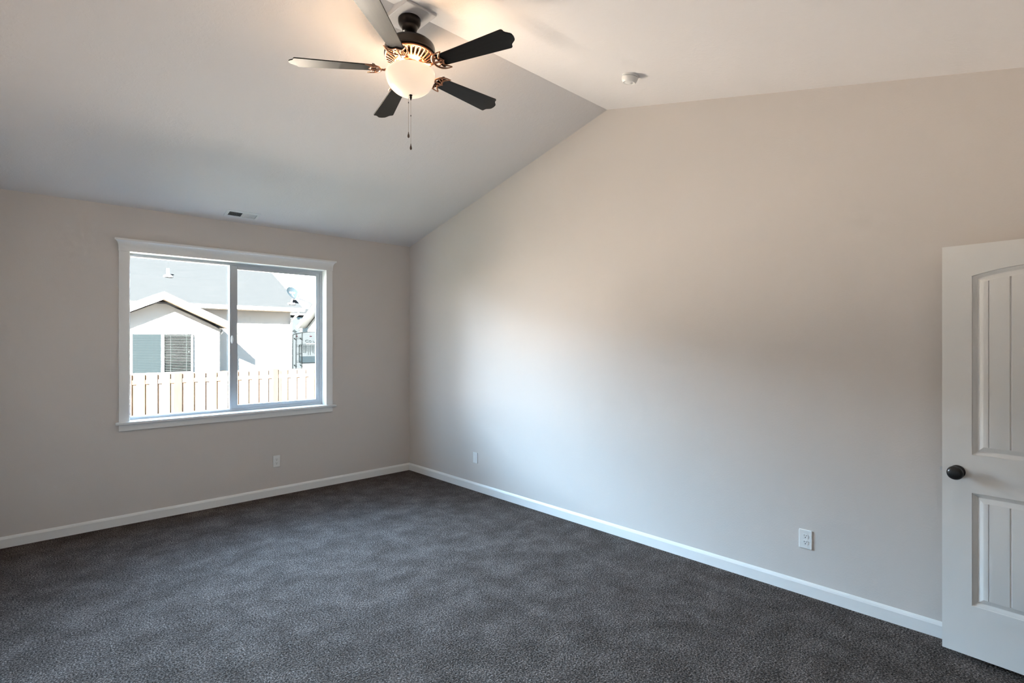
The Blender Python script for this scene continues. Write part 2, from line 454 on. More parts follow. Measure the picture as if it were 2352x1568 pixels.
# ---------------------------------------------------------------- ceiling register
def slope_frame(x, y, rear=False):
    """matrix whose local z points out of the ceiling into the room, local x along the ridge"""
    if rear: z = RZ - KR*(RY-y); nrm = Vector((0, KR, -1)).normalized()
    else: z = HW - KF*y; nrm = Vector((0, -KF, -1)).normalized()
    ux = Vector((1, 0, 0)); uy = nrm.cross(ux)
    M_ = Matrix((ux, uy, nrm)).transposed().to_4x4(); M_.translation = Vector((x, y, z))
    return M_
reg = thing('ceiling_register', (0,0,0), 'white metal air register in the sloped ceiling above the window', 'air vent', world=False)
reg.matrix_world = slope_frame(-1.975, -0.176)
fm = MB(); a0, b0 = 0.150, 0.074; a1, b1 = 0.122, 0.043
o4 = [(-a0,-b0),(a0,-b0),(a0,b0),(-a0,b0)]; i4 = [(-a1,-b1),(a1,-b1),(a1,b1),(-a1,b1)]
lip = [(p[0]*0.975, p[1]*0.95) for p in o4]
fm.add([(*p, 0.0) for p in o4] + [(*p, 0.004) for p in lip] + [(*p, 0.0065) for p in i4] + [(*p, -0.004) for p in i4],
       [(i, (i+1) % 4, (i+1) % 4+4, i+4) for i in range(4)] + [(i+4, (i+1) % 4+4, (i+1) % 4+8, i+8) for i in range(4)] + [(i+8, (i+1) % 4+8, (i+1) % 4+12, i+12) for i in range(4)])
fm.box(-0.0065, 0.0065, -b1, b1, -0.001, 0.0062)
fm.build('frame', 'vent_white', reg, smooth=20)
MB().box(-a1, a1, -b1, b1, 0.0003, 0.0008).build('duct_shade', 'duct_shade_black', reg)  # thin black sheet on the uncut ceiling, painted as the duct's shade
for sgn, x0, x1 in ((-1, -a1+0.004, -0.0075), (1, 0.0075, a1-0.004)):
    s_ = MB(); nl = 10
    for k in range(nl):
        xc = x0 + (x1-x0)*(k+0.5)/nl; dx = 0.0027*sgn; dz = 0.0038
        y0_, y1_ = -b1, b1; t = 0.0006
        s_.add([(xc-dx-t,y0_,0.0010),(xc-dx+t,y0_,0.0010),(xc+dx+t,y0_,0.0010+2*dz),(xc+dx-t,y0_,0.0010+2*dz),
                (xc-dx-t,y1_,0.0010),(xc-dx+t,y1_,0.0010),(xc+dx+t,y1_,0.0010+2*dz),(xc+dx-t,y1_,0.0010+2*dz)],
               [(0,1,2,3),(7,6,5,4),(0,4,5,1),(1,5,6,2),(2,6,7,3),(3,7,4,0)])
    s_.build('louvers', 'vent_white', reg)

# ---------------------------------------------------------------- smoke detector
sd = thing('smoke_detector', (0,0,0), 'white round smoke detector on the rear ceiling slope right of the fan', 'smoke detector', world=False)
sd.matrix_world = slope_frame(-0.592, -3.606, rear=True)
MB().lathe([(0.0, 0.0), (0.0545, 0.0), (0.0555, 0.004), (0.0545, 0.010), (0.050, 0.011), (0, 0.011)], 48).build('base', 'plastic_white', sd)
MB().lathe([(0.0, 0.010), (0.0505, 0.010), (0.0505, 0.013)], 48, cap=False).build('seam', 'slot_dark', sd)
MB().lathe([(0.0, 0.013), (0.0535, 0.013), (0.0540, 0.016), (0.0535, 0.024), (0.0500, 0.035), (0.0440, 0.044), (0.0400, 0.047), (0.0375, 0.0455), (0.026, 0.0455), (0.0225, 0.048), (0.0, 0.049)], 48).build('cover', 'plastic_white', sd)
MB().lathe([(0.0, 0.048), (0.0075, 0.048), (0.0075, 0.051), (0.0, 0.0515)], 20, (0.012, 0.006, 0)).build('button', 'plastic_white', sd)

# ---------------------------------------------------------------- ceiling fan
FX, FY = -1.9127, -2.9795
fan = thing('ceiling_fan', (FX, FY, 3.458), 'five blade ceiling fan in dark bronze with a lit glass bowl, hung from the ridge', 'ceiling fan', world=False)
fan.rotation_euler = (R(-2.417), R(0.394), 0)      # it hangs a little out of plumb
Z0 = 3.458
def fz(z): return z - Z0
def lth(name, prof, material, n=64, **k):
    return MB().lathe([(r, fz(z)) for r, z in prof], n).build(name, material, fan, **k)
lth('canopy', [(0, 3.458), (0.062, 3.458), (0.0655, 3.454), (0.0655, 3.446), (0.064, 3.432), (0.058, 3.420), (0.049, 3.413), (0.0455, 3.408), (0.0455, 3.400), (0.041, 3.388), (0.031, 3.379), (0.018, 3.376), (0, 3.376)], 'bronze_shaded', 64)
lth('downrod', [(0, 3.400), (0.0105, 3.400), (0.0105, 3.318), (0, 3.318)], 'bronze_shaded', 20)
hs = lth('motor_housing', [(0, 3.334), (0.022, 3.334), (0.024, 3.326), (0.060, 3.322), (0.100, 3.316), (0.128, 3.306), (0.142, 3.292), (0.1455, 3.280), (0.1455, 3.250), (0.148, 3.247), (0.148, 3.240), (0.1455, 3.237), (0.140, 3.231), (0.120, 3.226), (0.06, 3.222), (0, 3.222)], 'bronze_shaded', 96)
# slotted vent ring below the motor
vr = MB()
NS = 30
def ring_z(r): return 3.2285 - (0.1425-r)/(0.1425-0.080)*0.036
vr.lathe([(0.1425, fz(3.2335)), (0.1445, fz(3.2285)), (0.1405, fz(3.2245)), (0.1345, fz(ring_z(0.1345)-0.0005)), (0.131, fz(ring_z(0.131)+0.003))], 96, cap=False)
vr.lathe([(0.096, fz(ring_z(0.096)+0.003)), (0.094, fz(ring_z(0.094)-0.001)), (0.086, fz(ring_z(0.086)-0.003)), (0.078, fz(ring_z(0.078)-0.001)), (0.076, fz(ring_z(0.076)+0.010))], 96, cap=False)
for k in range(NS):
    a = 2*math.pi*k/NS
    pts = []; rs = []
    for j in range(5):
        r = 0.092 + (0.1355-0.092)*j/4
        pts.append((r*math.cos(a), r*math.sin(a), fz(ring_z(r)+0.0005))); rs.append(0.0046+0.0020*j/4 + (0.0025 if j in (0, 4) else 0))
    vr.tube(pts, rs, 8, 0.45)
vr.build('vent_ring', 'bronze_lit', fan, smooth=40)
lth('switch_housing', [(0, 3.222), (0.074, 3.222), (0.074, 3.196), (0.068, 3.190), (0.050, 3.186), (0.050, 3.168), (0.062, 3.164), (0.064, 3.156), (0.056, 3.150), (0.030, 3.147), (0.012, 3.143), (0.008, 3.10), (0.008, 3.012), (0, 3.012)], 'bronze_lit', 48)
# frosted bowl, open at the top
bp = [(0.134, 3.1375), (0.139, 3.1385), (0.1415, 3.133)]
for k in range(1, 19):
    q = R(5*k); bp.append((0.1415*math.cos(q)**0.86 if k < 18 else 0.0, 3.131-0.1225*math.sin(q)))
bowl_in = [(max(0.0, r-0.004), z+0.004) for r, z in reversed(bp[3:])]
bo = MB(); bo.lathe([(r, fz(z)) for r, z in bp + bowl_in + [(0.134, 3.1375)]], 64, cap=False)
bowl = bo.build('glass_bowl', 'frosted_glass', fan, smooth=60)
tag(bowl, 'cream frosted glass bowl, lit from inside')
lth('finial', [(0, 3.010), (0.009, 3.010), (0.0095, 3.005), (0.006, 3.001), (0.0075, 2.995), (0.006, 2.988), (0.0035, 2.984), (0.004, 2.980), (0, 2.976)], 'bronze_shaded', 20)
# bulbs on short arms inside the bowl
for k in range(3):
    a = R(40+120*k)
    bm_ = MB(); c_ = (0.066*math.cos(a), 0.066*math.sin(a), fz(3.128))
    bm_.tube([(0.040*math.cos(a), 0.040*math.sin(a), fz(3.162)), (0.056*math.cos(a), 0.056*math.sin(a), fz(3.150)), (0.064*math.cos(a), 0.064*math.sin(a), fz(3.140))], 0.012, 10)
    bm_.build('lamp_socket', 'bronze_lit', fan)
    ld = bpy.data.lights.new('bulb', 'POINT'); ld.energy = LAMP_POWER; ld.shadow_soft_size = 0.035; ld.color = (1.0, 0.74, 0.50)
    lo = bpy.data.objects.new('bulb', ld); COL.objects.link(lo); lo.parent = fan
    lo.location = (0.078*math.cos(a), 0.078*math.sin(a), fz(3.122))
# pull chains
def chain(dx, dy, z_top, z_bead, z_fob):
    cc = MB(); z = 0.0; fob = z_fob - z_top; bead = z_bead - z_top
    cc.tube([(0, 0, 0), (0, 0, fob)], 0.0007, 6)
    while z > fob:
        cc.sphere((0, 0, z), 0.0012, 6); z -= 0.0042
    co = cc.build('pull_chain', 'chain_metal', fan)
    co.location = (dx, dy, fz(z_top))
    co.rotation_euler = fan.rotation_euler.to_matrix().inverted().to_euler()      # hangs plumb
    MB().lathe([(0, bead+0.006), (0.0022, bead+0.004), (0.0022, bead-0.004), (0, bead-0.006)], 10).build('connector', 'bronze_shaded', co)
    MB().lathe([(0, fob+0.004), (0.0018, fob+0.003), (0.0022, fob-0.004), (0.0052, fob-0.014), (0.0066, fob-0.022), (0.0054, fob-0.029), (0, fob-0.033)], 16).build('fob', 'fob_wood', co)
chain(0.0, 0.0, 2.978, 2.888, 2.722)
chain(-0.0095, 0.0090, 3.010, 2.965, 2.792)
# blades with their brackets
PITCH = R(10.3); BZ = 3.158
def blade_outline():
    pts = []
    w0, w1, x0, xs, x1 = 0.056, 0.069, 0.196, 0.634, 0.668
    # root: rounded corners
    for t in (0, 30, 60, 90): pts.append((x0+0.014*(1-math.sin(R(t))), -w0+0.014*(1-math.cos(R(t)))))
    # right edge out to the tip corner
    pts.append((xs-0.012, -w1))
    for t in (30, 60, 90): pts.append((xs-0.012+0.012*math.sin(R(t)), -w1+0.012*(1-math.cos(R(t)))))
    # concave facet up to a blunt point
    A, B = (xs, -w1+0.012), (x1, -0.013)
    for k in range(1, 6):
        s = k/6; bow = 0.0045*math.sin(math.pi*2*s)
        pts.append((A[0]+(B[0]-A[0])*s - bow, A[1]+(B[1]-A[1])*s))
    pts.append(B); pts.append((x1+0.002, 0.0))
    return pts + [(x, -y) for x, y in reversed(pts) if abs(y) > 1e-9]
BO = blade_outline()
def make_blade(ang):
    M_ = Matrix.Rotation(ang, 4, 'Z') @ Matrix.Translation((0, 0, fz(BZ))) @ Matrix.Rotation(-PITCH, 4, 'X')
    b_ = MB(); b_.prism(BO, lambda a, b: (a, b, -0.003), lambda a, b: (a, b, 0.003))
    ob = b_.build('blade', 'blade_wood', fan, bevel=0.0012)
    ob.matrix_local = M_
    k_ = MB(); T = -0.0075
    def wave(q):
        t = 2*q-1
        return (0.219 + 0.006*math.cos(2*math.pi*t) + 0.024*abs(t)**2.5, 0.064*t)
    k_.tube([(*wave(i/32), T) for i in range(33)], [0.0030+0.0030*min(1, 4*min(i, 32-i)/32+0.1) for i in range(33)], 8, 0.6)
    arc = [(0.2485 - 0.082*math.sin(math.pi*i/32)**0.75, -0.064*math.cos(math.pi*i/32)) for i in range(33)]
    k_.tube([(x, y, T-0.001) for x, y in arc], [0.0030+0.0040*min(1, 4*min(i, 32-i)/32+0.1) for i in range(33)], 8, 0.6)
    # ribs of the open work between the arc and the wavy edge
    k_.tube([(0.166, 0, T), (0.195, 0, T-0.001), (0.224, 0, T)], [0.0085, 0.0060, 0.0065], 8, 0.6)
    for sg in (1, -1):
        k_.tube([(0.180, sg*0.030, T), (0.196, sg*0.026, T), (0.206, sg*0.016, T), (0.216, sg*0.028, T)], [0.0050, 0.0042, 0.0042, 0.0050], 8, 0.6)
    for px_, py_ in ((0.203, -0.040), (0.203, 0.040), (0.232, 0.0)):
        k_.sphere((px_, py_, T-0.001), 0.0050, 10, (1, 1, 0.6))
    # arm back to the hub
    k_.tube([(0.170, 0, T), (0.150, 0, T-0.003), (0.125, 0, T+0.004), (0.098, 0, T+0.020), (0.070, 0, T+0.034)], [0.0075, 0.0085, 0.0095, 0.0105, 0.012], 10, 0.6)
    kb = k_.build('blade_bracket', 'bronze_lit', fan, smooth=50)
    kb.matrix_local = M_
for k in range(5): make_blade(R(2.076-72+72*k))

# ---------------------------------------------------------------- the open door
DB = 0.0285; DW, DH, DT = 0.762, 2.030, 0.035
ex, ey = -0.1624, -5.1865                                  # free edge on the room face
dv = Vector((-0.0846, -0.9964, 0)).normalized()            # from free edge towards the hinges
nv = Vector((dv.y, -dv.x, 0)).normalized()                 # out of the face, into the room
if nv.x > 0: nv = -nv
hx = Vector((ex, ey, 0)) + dv*DW
door = thing('door_1', (hx.x, hx.y, DB), kind='structure')
def D3(u, v_, t):
    p = Vector((ex, ey, 0)) + dv*u + nv*t
    return (p.x, p.y, DB + v_)
U0, U1 = 0.1165, DW-0.1165
PAN = [(0.2505, 0.8065, 0.0), (0.993, 1.874, 0.040)]        # bottom, spring line, arch rise
PROF = [(0.0, 0.0), (0.0025, -0.0062), (0.0085, -0.0080), (0.0145, -0.0125), (0.0190, -0.0150), (0.0215, -0.0150), (0.0240, -0.0132), (0.0415, -0.0040), (0.0440, -0.0032)]
def arch(u, zt, rise): 
    c_ = DW/2; half = (U1-U0)/2
    return zt + rise*(1-((u-c_)/half)**2)
NU = 26
GR = [0.178, 0.2585, 0.339, 0.423, 0.5035, 0.584]
def door_face(mb, t_face, sg):
    T = lambda w_: t_face + sg*w_
    # stiles and rails around the panels
    q = lambda u0, u1, z0, z1: mb.add([D3(u0, z0, T(0)), D3(u1, z0, T(0)), D3(u1, z1, T(0)), D3(u0, z1, T(0))], [(0,1,2,3)])
    q(0, U0, 0, DH); q(U1, DW, 0, DH); q(U0, U1, 0, PAN[0][0]); q(U0, U1, PAN[0][1], PAN[1][0])
    us = [U0+(U1-U0)*i/NU for i in range(NU+1)]
    for i in range(NU):
        a, b = us[i], us[i+1]
        mb.add([D3(a, arch(a, *PAN[1][1:]), T(0)), D3(b, arch(b, *PAN[1][1:]), T(0)), D3(b, DH, T(0)), D3(a, DH, T(0))], [(0,1,2,3)])
    for zb, zt, rise in PAN:
        def loop(d):
            ul, ur = U0+d, U1-d
            uu = [ul+(ur-ul)*i/NU for i in range(NU+1)]
            return [(u, zb+d) for u in uu] + [(u, arch(u, zt, rise)-d*(1.0 if rise == 0 else 1.02)) for u in reversed(uu)]
        loops = [loop(d) for d, _ in PROF]
        n = len(loops[0]); vs = []
        for lp, (_, w_) in zip(loops, PROF): vs += [D3(u, z, T(w_)) for u, z in lp]
        fs = [(j*n+i, j*n+(i+1) % n, (j+1)*n+(i+1) % n, (j+1)*n+i) for j in range(len(PROF)-1) for i in range(n)]
        mb.add(vs, fs)
        d, wf = PROF[-1]
        cols = sorted(set([U0+d, U1-d] + [g+o_ for g in GR for o_ in (-0.0042, 0, 0.0036)] + [U0+d+(U1-U0-2*d)*i/NU for i in range(1, NU)]))
        cols = [c for c in cols if U0+d-1e-9 <= c <= U1-d+1e-9]
        vs = []
        for c in cols:
            w_ = wf - (0.0055 if any(abs(c-g) < 1e-6 for g in GR) else 0)
            vs += [D3(c, zb+d, T(w_)), D3(c, arch(c, zt, rise)-d*(1.0 if rise == 0 else 1.02), T(w_))]
        mb.add(vs, [(2*i, 2*i+2, 2*i+3, 2*i+1) for i in range(len(cols)-1)])
lf = MB(); door_face(lf, 0.0, 1)
lf.build('door_face', 'door_white', door, smooth=22, fix=False, weld=True)
bk = MB(); door_face(bk, -DT, -1)
bk.build('door_face', 'door_white', door, smooth=22, fix=False, weld=True)
ed = MB()
for (u0, z0), (u1, z1) in (((0,0),(0,DH)), ((0,DH),(DW,DH)), ((DW,DH),(DW,0)), ((DW,0),(0,0))):
    ed.add([D3(u0, z0, 0), D3(u1, z1, 0), D3(u1, z1, -DT), D3(u0, z0, -DT)], [(0,1,2,3)])
ed.build('door_edge', 'door_white', door, smooth=0)
kz, ku = 0.902, 0.062
def door_lathe(mb, prof, n=40):
    vs = []; k = len(prof)
    for i in range(n):
        a = 2*math.pi*i/n
        for r, t in prof: vs.append(D3(ku+r*math.cos(a), kz+r*math.sin(a), t))
    mb.add(vs, [(i*k+j, ((i+1) % n)*k+j, ((i+1) % n)*k+j+1, i*k+j+1) for i in range(n) for j in range(k-1)])
kn = MB(); door_lathe(kn, [(0.0, 0.0), (0.031, 0.0), (0.032, 0.003), (0.029, 0.007), (0.016, 0.009), (0.0115, 0.012), (0.0105, 0.022), (0.014, 0.030), (0.024, 0.036), (0.0315, 0.044), (0.034, 0.052), (0.032, 0.060), (0.026, 0.0665), (0.015, 0.070), (0.0, 0.071)])
kb_ = MB(); door_lathe(kb_, [(0.0, -DT), (0.031, -DT), (0.032, -DT-0.003), (0.016, -DT-0.009), (0.0105, -DT-0.022), (0.024, -DT-0.036), (0.034, -DT-0.052), (0.026, -DT-0.066), (0.0, -DT-0.070)])
tag(kn.build('door_knob', 'black_metal', door, smooth=60), 'round black door knob')
kb_.build('door_knob', 'black_metal', door, smooth=60)
la = MB()
def dbox(mb, u0, u1, z0, z1, t0, t1):
    mb.add([D3(u, z, t) for t in (t0, t1) for z in (z0, z1) for u in (u0, u1)], [(0,1,3,2),(4,6,7,5),(0,4,5,1),(1,5,7,3),(3,7,6,2),(2,6,4,0)])
dbox(la, -0.0015, 0.001, kz-0.028, kz+0.028, -DT/2-0.0125, -DT/2+0.0125); dbox(la, -0.011, 0.0, kz-0.008, kz+0.008, -DT/2-0.007, -DT/2+0.007)
la.build('latch', 'steel', door)
for hz in (0.20, 1.02, 1.83):
    hg = MB(); p0, p1 = D3(DW+0.004, hz-0.045, 0.006), D3(DW+0.004, hz+0.045, 0.006)
    hg.tube([p0, p1], 0.006, 10)
    hg.build('hinge', 'black_metal', door)

# ================================================================ outdoors
GZ = -0.90
struct('ground', MB().add([(-30, 0.17, GZ), (30, 0.17, GZ), (30, 7.9, GZ), (-30, 7.9, GZ)], [(0,1,2,3)]), 'grass', smooth=0)
struct('bounce_strip', MB().add([(-6.5, 5.15, GZ+0.01), (14, 5.15, GZ+0.01), (14, 7.9, GZ+0.01), (-6.5, 7.9, GZ+0.01)], [(0,1,2,3)]), 'bounce_gravel', smooth=0)  # added unseen bright strip, bounces sunlight up through the window
struct('lawn', MB().add([(-80, 7.9, GZ), (120, 7.9, GZ), (120, 300, GZ), (-80, 300, GZ)], [(0,1,2,3)]), 'lawn', smooth=0)

struct('bounce_wall', MB().box(-6.5, 9.0, 7.40, 7.62, GZ, GZ+0.84), 'bounce_concrete', bevel=0.01)  # added out of view; its sunlit face bounces warm light onto the ceiling

# ---------------------------------------------------------------- shadowbox fence
fence = thing('wooden_fence', (0, 7.85, GZ), 'new cedar board fence across the yard outside the window', 'fence')
FYN = 7.85; PER, GAP, BW = 0.2283, 0.085, 0.1433
x0f = -1.704
rail = MB()
for z0, z1 in ((0.678, 0.768), (-0.10, -0.01), (-0.72, -0.63)):
    rail.add([], []); rail.box(-5.2, 5.6, FYN+0.019, FYN+0.041, z0, z1)
rail.build('rail', 'cedar', fence)
for k in range(-14, 31):
    xg = x0f + PER*k                       # a gap starts here; the near board ends here
    tint = 'cedar_red' if k == 4 else random.choice(['cedar', 'cedar_pale', 'cedar_pale'])
    top = 0.893 + random.uniform(-0.006, 0.006)
    if k == 13:                            # two narrow boards side by side, the second one redder
        MB().box(xg+GAP-PER, xg-0.118, FYN, FYN+0.018, GZ+0.04, top).build('fence_board', 'cedar_pale', fence, bevel=0.002)
        MB().box(xg-0.116, xg, FYN-0.006, FYN+0.018, GZ+0.04, top+0.02).build('fence_board', 'cedar_red', fence, bevel=0.002)
    else:
        MB().box(xg-BW, xg, FYN, FYN+0.018, GZ+0.04, top).build('fence_board', tint, fence, bevel=0.002)
    MB().box(xg+GAP/2-BW/2, xg+GAP/2+BW/2, FYN+0.042, FYN+0.060, GZ+0.04, 0.893+random.uniform(-0.006, 0.006)).build('fence_board', 'cedar', fence)
for px_ in (-4.9, -2.9, -0.89, 1.30, 3.3, 5.3):
    MB().box(px_-0.045, px_+0.045, FYN+0.0195, FYN+0.0405, GZ-0.3, 0.86).build('fence_post', 'cedar_red', fence)

# ---------------------------------------------------------------- the house behind the fence
nb = thing('neighbour_house', (-1.0, 12.0, GZ), 'cream house with grey shingle roof right behind the fence', 'house')
LAP = 0.158
def siding(mb, Y, z0, z1, xr, lap=LAP):
    """lap siding on the plane y = Y; xr(z) gives the left and right ends"""
    z = z0
    while z < z1 - 1e-6:
        zt = min(z+lap, z1)
        a0, b0 = xr(z); a1, b1 = xr(zt)
        mb.add([(a0, Y-0.006, z), (b0, Y-0.006, z), (b1, Y-0.001, zt), (a1, Y-0.001, zt), (a0, Y+0.01, z), (b0, Y+0.01, z)],
               [(0,1,2,3), (4,5,1,0)])
        z = zt
GPX, GPZ = -0.551, 2.904; GK = 0.484; GH = 1.604
GW0, GW1, GY = -1.985, 0.882, 11.35
def gx_at(z):
    lim = max(0.0, (2.66-z)/GK)
    return (max(GW0, GPX-lim), min(GW1, GPX+lim))
gw = MB(); siding(gw, GY, GZ, 2.60, gx_at)
gw.add([(GW1, GY-0.012, GZ), (GW1, 12.36, GZ), (GW1, 12.36, 2.0), (GW1, GY-0.012, 2.0)], [(0,1,2,3)])
gw.add([(GW0, GY-0.012, GZ), (GW0, 12.36, GZ), (GW0, 12.36, 2.0), (GW0, GY-0.012, 2.0)], [(0,3,2,1)])
gw.build('gable_wall', 'siding', nb, fix=False, smooth=0)
MY, MX0, MX1 = 12.35, -13.0, 3.298
mw = MB(); siding(mw, MY, GZ, 2.60, lambda z: (MX0, MX1)); mw.build('wall', 'siding', nb, fix=False, smooth=0)
RIY, EAY, EAZ, MK = 17.4, 11.90, 2.670, 0.5
for xe, ti in ((MX1, -0.1), (MX0, 0.1)):
    ew = MB(); ew.prism([(MY, GZ), (MY, 2.56), (RIY, 5.2), (22.4, 2.7), (22.4, GZ)], lambda a, b: (xe, a, b), lambda a, b: (xe+ti, a, b))
    ew.build('end_wall', 'siding', nb, smooth=0)
RX0, RX1 = -13.3, 3.552
zr_ = EAZ+MK*(RIY-EAY)
rf = MB(); rf.prism([(EAY, EAZ), (RIY, zr_), (23.0, EAZ-0.05), (23.0, EAZ-0.17), (RIY, zr_-0.12), (EAY, EAZ-0.10)], lambda a, b: (RX0, a, b), lambda a, b: (RX1, a, b))
rf.build('roof', 'shingles', nb, smooth=0)
gu = MB(); gp = [(0, 0.105), (0, 0.02), (0.02, 0.0), (0.075, 0.0), (0.115, 0.06), (0.115, 0.105), (0.105, 0.105), (0.105, 0.065), (0.07, 0.012), (0.025, 0.012), (0.012, 0.025), (0.012, 0.105)]
gu.prism(gp, lambda a, b: (RX0, EAY-a, 2.566+b), lambda a, b: (RX1+0.01, EAY-a, 2.566+b))
gu.build('gutter', 'house_trim', nb, smooth=0)
MB().box(RX0, RX1, EAY, EAY+0.02, 2.545, 2.66).build('fascia', 'house_trim', nb)
MB().box(MX0, MX1+0.02, EAY+0.02, MY, 2.555, 2.565).build('soffit', 'soffit_tan', nb)
# rake trim of the main roof's right end
rk = MB(); rk.prism([(EAY, EAZ-0.12), (EAY, EAZ-0.01), (RIY, zr_-0.01), (RIY, zr_-0.14)], lambda a, b: (RX1, a, b), lambda a, b: (RX1+0.02, a, b))
rk.build('rake_board', 'house_trim', nb)
# gable roof
for s in (-1, 1):
    gr = MB()
    a = (GPX, GPZ); b = (GPX+s*GH, GPZ-GK*GH)
    gr.add([(a[0], 10.94, a[1]), (b[0], 10.94, b[1]), (b[0], 12.36, b[1]), (a[0], 12.36, a[1]),
            (a[0], 10.94, a[1]-0.02), (b[0], 10.94, b[1]-0.02), (b[0], 12.36, b[1]-0.02), (a[0], 12.36, a[1]-0.02)],
           [(0,1,2,3),(7,6,5,4),(0,4,5,1),(1,5,6,2),(2,6,7,3),(3,7,4,0)])
    gr.build('gable_roof', 'drip_edge', nb, smooth=0)
    rb = MB(); rb.prism([(a[0], a[1]-0.02), (b[0], b[1]-0.02), (b[0], b[1]-0.20), (a[0], a[1]-0.20)], lambda p, q: (p, 10.955, q), lambda p, q: (p, 10.985, q))
    rb.build('rake_board', 'house_trim', nb)
    so = MB(); so.prism([(a[0], a[1]-0.16), (b[0], b[1]-0.16), (b[0], b[1]-0.175), (a[0], a[1]-0.175)], lambda p, q: (p, 10.985, q), lambda p, q: (p, 11.36, q))
    so.build('soffit', 'soffit_tan', nb)
    ef = MB(); ef.box(min(b[0], b[0]-s*0.03), max(b[0], b[0]-s*0.03), 10.985, 12.34, b[1]-0.17, b[1]-0.02); ef.build('fascia', 'house_trim', nb)
    es = MB(); xs_ = sorted((b[0]-s*0.03, (GW1 if s > 0 else GW0))); es.box(xs_[0], xs_[1], 11.36, 12.34, b[1]-0.17, b[1]-0.16); es.build('soffit', 'soffit_tan', nb)
# downspouts with elbows
def downspout(x, y0, z0, xw, yw):
    d = MB(); d.tube([(x, y0, z0), (x, y0, z0-0.07), (x-0.02, y0+0.03, z0-0.12), ((x+xw)/2, (y0+yw)/2, z0-0.2), (xw+0.01, yw-0.02, z0-0.26), (xw, yw, z0-0.32), (xw, yw, GZ+0.1)], 0.034, 8)
    d.build('downspout', 'house_trim', nb, smooth=30)
downspout(3.36, EAY-0.06, 2.57, 3.30, MY-0.05)
downspout(1.02, 11.6, 1.95, 0.93, 12.28)
# window with blinds
wf = MB()
X0_, X1_, Z0_, Z1_ = -1.199, 0.157, 0.745, 1.778; YW = GY-0.012
for a, b, c, d in ((X0_-0.03, X0_, Z0_-0.03, Z1_+0.03), (X1_, X1_+0.03, Z0_-0.03, Z1_+0.03), (X0_, X1_, Z1_, Z1_+0.03), (X0_, X1_, Z0_-0.03, Z0_), (-0.557, -0.493, Z0_, Z1_)):
    wf.box(a, b, YW-0.075, YW+0.01, c, d)
wfo = wf.build('window', 'house_trim', nb)
lw = tuple(nb.location)
for a, b, side in ((X0_, -0.557, 0), (-0.493, X1_, 1)):
    MB().box(a, b, YW-0.012, YW-0.008, Z0_, Z1_).build('room_shade', 'room_shade_black', wfo, local=lw)  # flat black sheet standing in for the unlit room behind the blinds
    bl = MB(); n = 23
    bl.box(a+0.01, b-0.01, YW-0.050, YW-0.018, Z1_-0.035, Z1_-0.002)
    for k in range(n):
        z = Z1_-0.06-(Z1_-Z0_-0.07)*k/(n-1)
        t0 = 0.0105
        bl.add([(a+0.01, YW-0.052, z-t0/2), (b-0.01, YW-0.052, z-t0/2), (b-0.01, YW-0.018, z+t0/2), (a+0.01, YW-0.018, z+t0/2),
                (a+0.01, YW-0.052, z-t0/2-0.003), (b-0.01, YW-0.052, z-t0/2-0.003), (b-0.01, YW-0.018, z+t0/2-0.003), (a+0.01, YW-0.018, z+t0/2-0.003)],
               [(0,1,2,3),(7,6,5,4),(0,4,5,1),(1,5,6,2),(2,6,7,3),(3,7,4,0)])
    for fx_ in (0.16, 0.74):
        xx = a+(b-a)*(fx_ if side == 0 else fx_+0.08)
        bl.box(xx-0.006, xx+0.006, YW-0.054, YW-0.052, Z0_+0.01, Z1_-0.03)
    if side: bl.box(b-0.075, b-0.045, YW-0.054, YW-0.052, 1.27, 1.31)
    bl.build('window_blind', 'blind_white', wfo, local=lw, smooth=0)
    MB().box(a, b, YW-0.064, YW-0.060, Z0_, Z1_).build('pane', 'far_glass', wfo, local=lw)
    if side == 0: tag(MB().box(a, b, YW-0.0715, YW-0.0705, Z0_, Z1_).build('insect_screen', 'insect_screen', wfo, local=lw), 'grey insect screen')
# plumbing vent on the roof
zv = EAZ+MK*(13.75-EAY)
vp = MB(); vp.lathe([(0, zv-0.1), (0.045, zv-0.1), (0.045, zv+0.25), (0.036, zv+0.25), (0.036, zv+0.2), (0, zv+0.2)], 16, (0.07, 13.75, 0))
vp.lathe([(0.13, zv-0.02), (0.12, zv+0.03), (0.055, zv+0.06), (0.045, zv+0.10)], 16, (0.07, 13.75, 0), cap=False)
vp.build('vent_pipe', 'house_trim', nb)

# ---------------------------------------------------------------- satellite dish on that roof's corner
dish = thing('satellite_dish', (3.28, 12.2, EAZ+MK*0.3), 'grey satellite dish with a white arm on the right corner of the roof', 'satellite dish')
dc_ = Vector((3.335, 12.22, 3.20)); dn = Vector((0.38, -0.80, 0.47)).normalized()
ux = dn.cross(Vector((0, 0, 1))).normalized() * -1; uz = ux.cross(dn).normalized()
if uz.z < 0: uz = -uz
ds = MB(); NR, NA = 8, 40; vs = []
for back in (0, 1):
    for i in range(NR+1):
        for j in range(NA):
            r = i/NR; a = 2*math.pi*j/NA
            p = dc_ + ux*(0.265*r*math.cos(a)) + uz*(0.225*r*math.sin(a)) + dn*(0.06*r*r-0.06-0.006*back); vs.append(p)
fs = []
for back in (0, 1):
    o_ = back*(NR+1)*NA
    fs += [(o_+i*NA+j, o_+i*NA+(j+1) % NA, o_+(i+1)*NA+(j+1) % NA, o_+(i+1)*NA+j) for i in range(NR) for j in range(NA)]
o1 = NR*NA; o2 = (NR+1)*NA+NR*NA
fs += [(o1+j, o1+(j+1) % NA, o2+(j+1) % NA, o2+j) for j in range(NA)]
ds.add(vs, fs); ds.build('reflector', 'dish_grey', dish, smooth=50)
low = dc_ - uz*0.235
lnb = dc_ + dn*0.34 + uz*0.02
foot = Vector((3.245, 12.16, EAZ+MK*0.26+0.02))
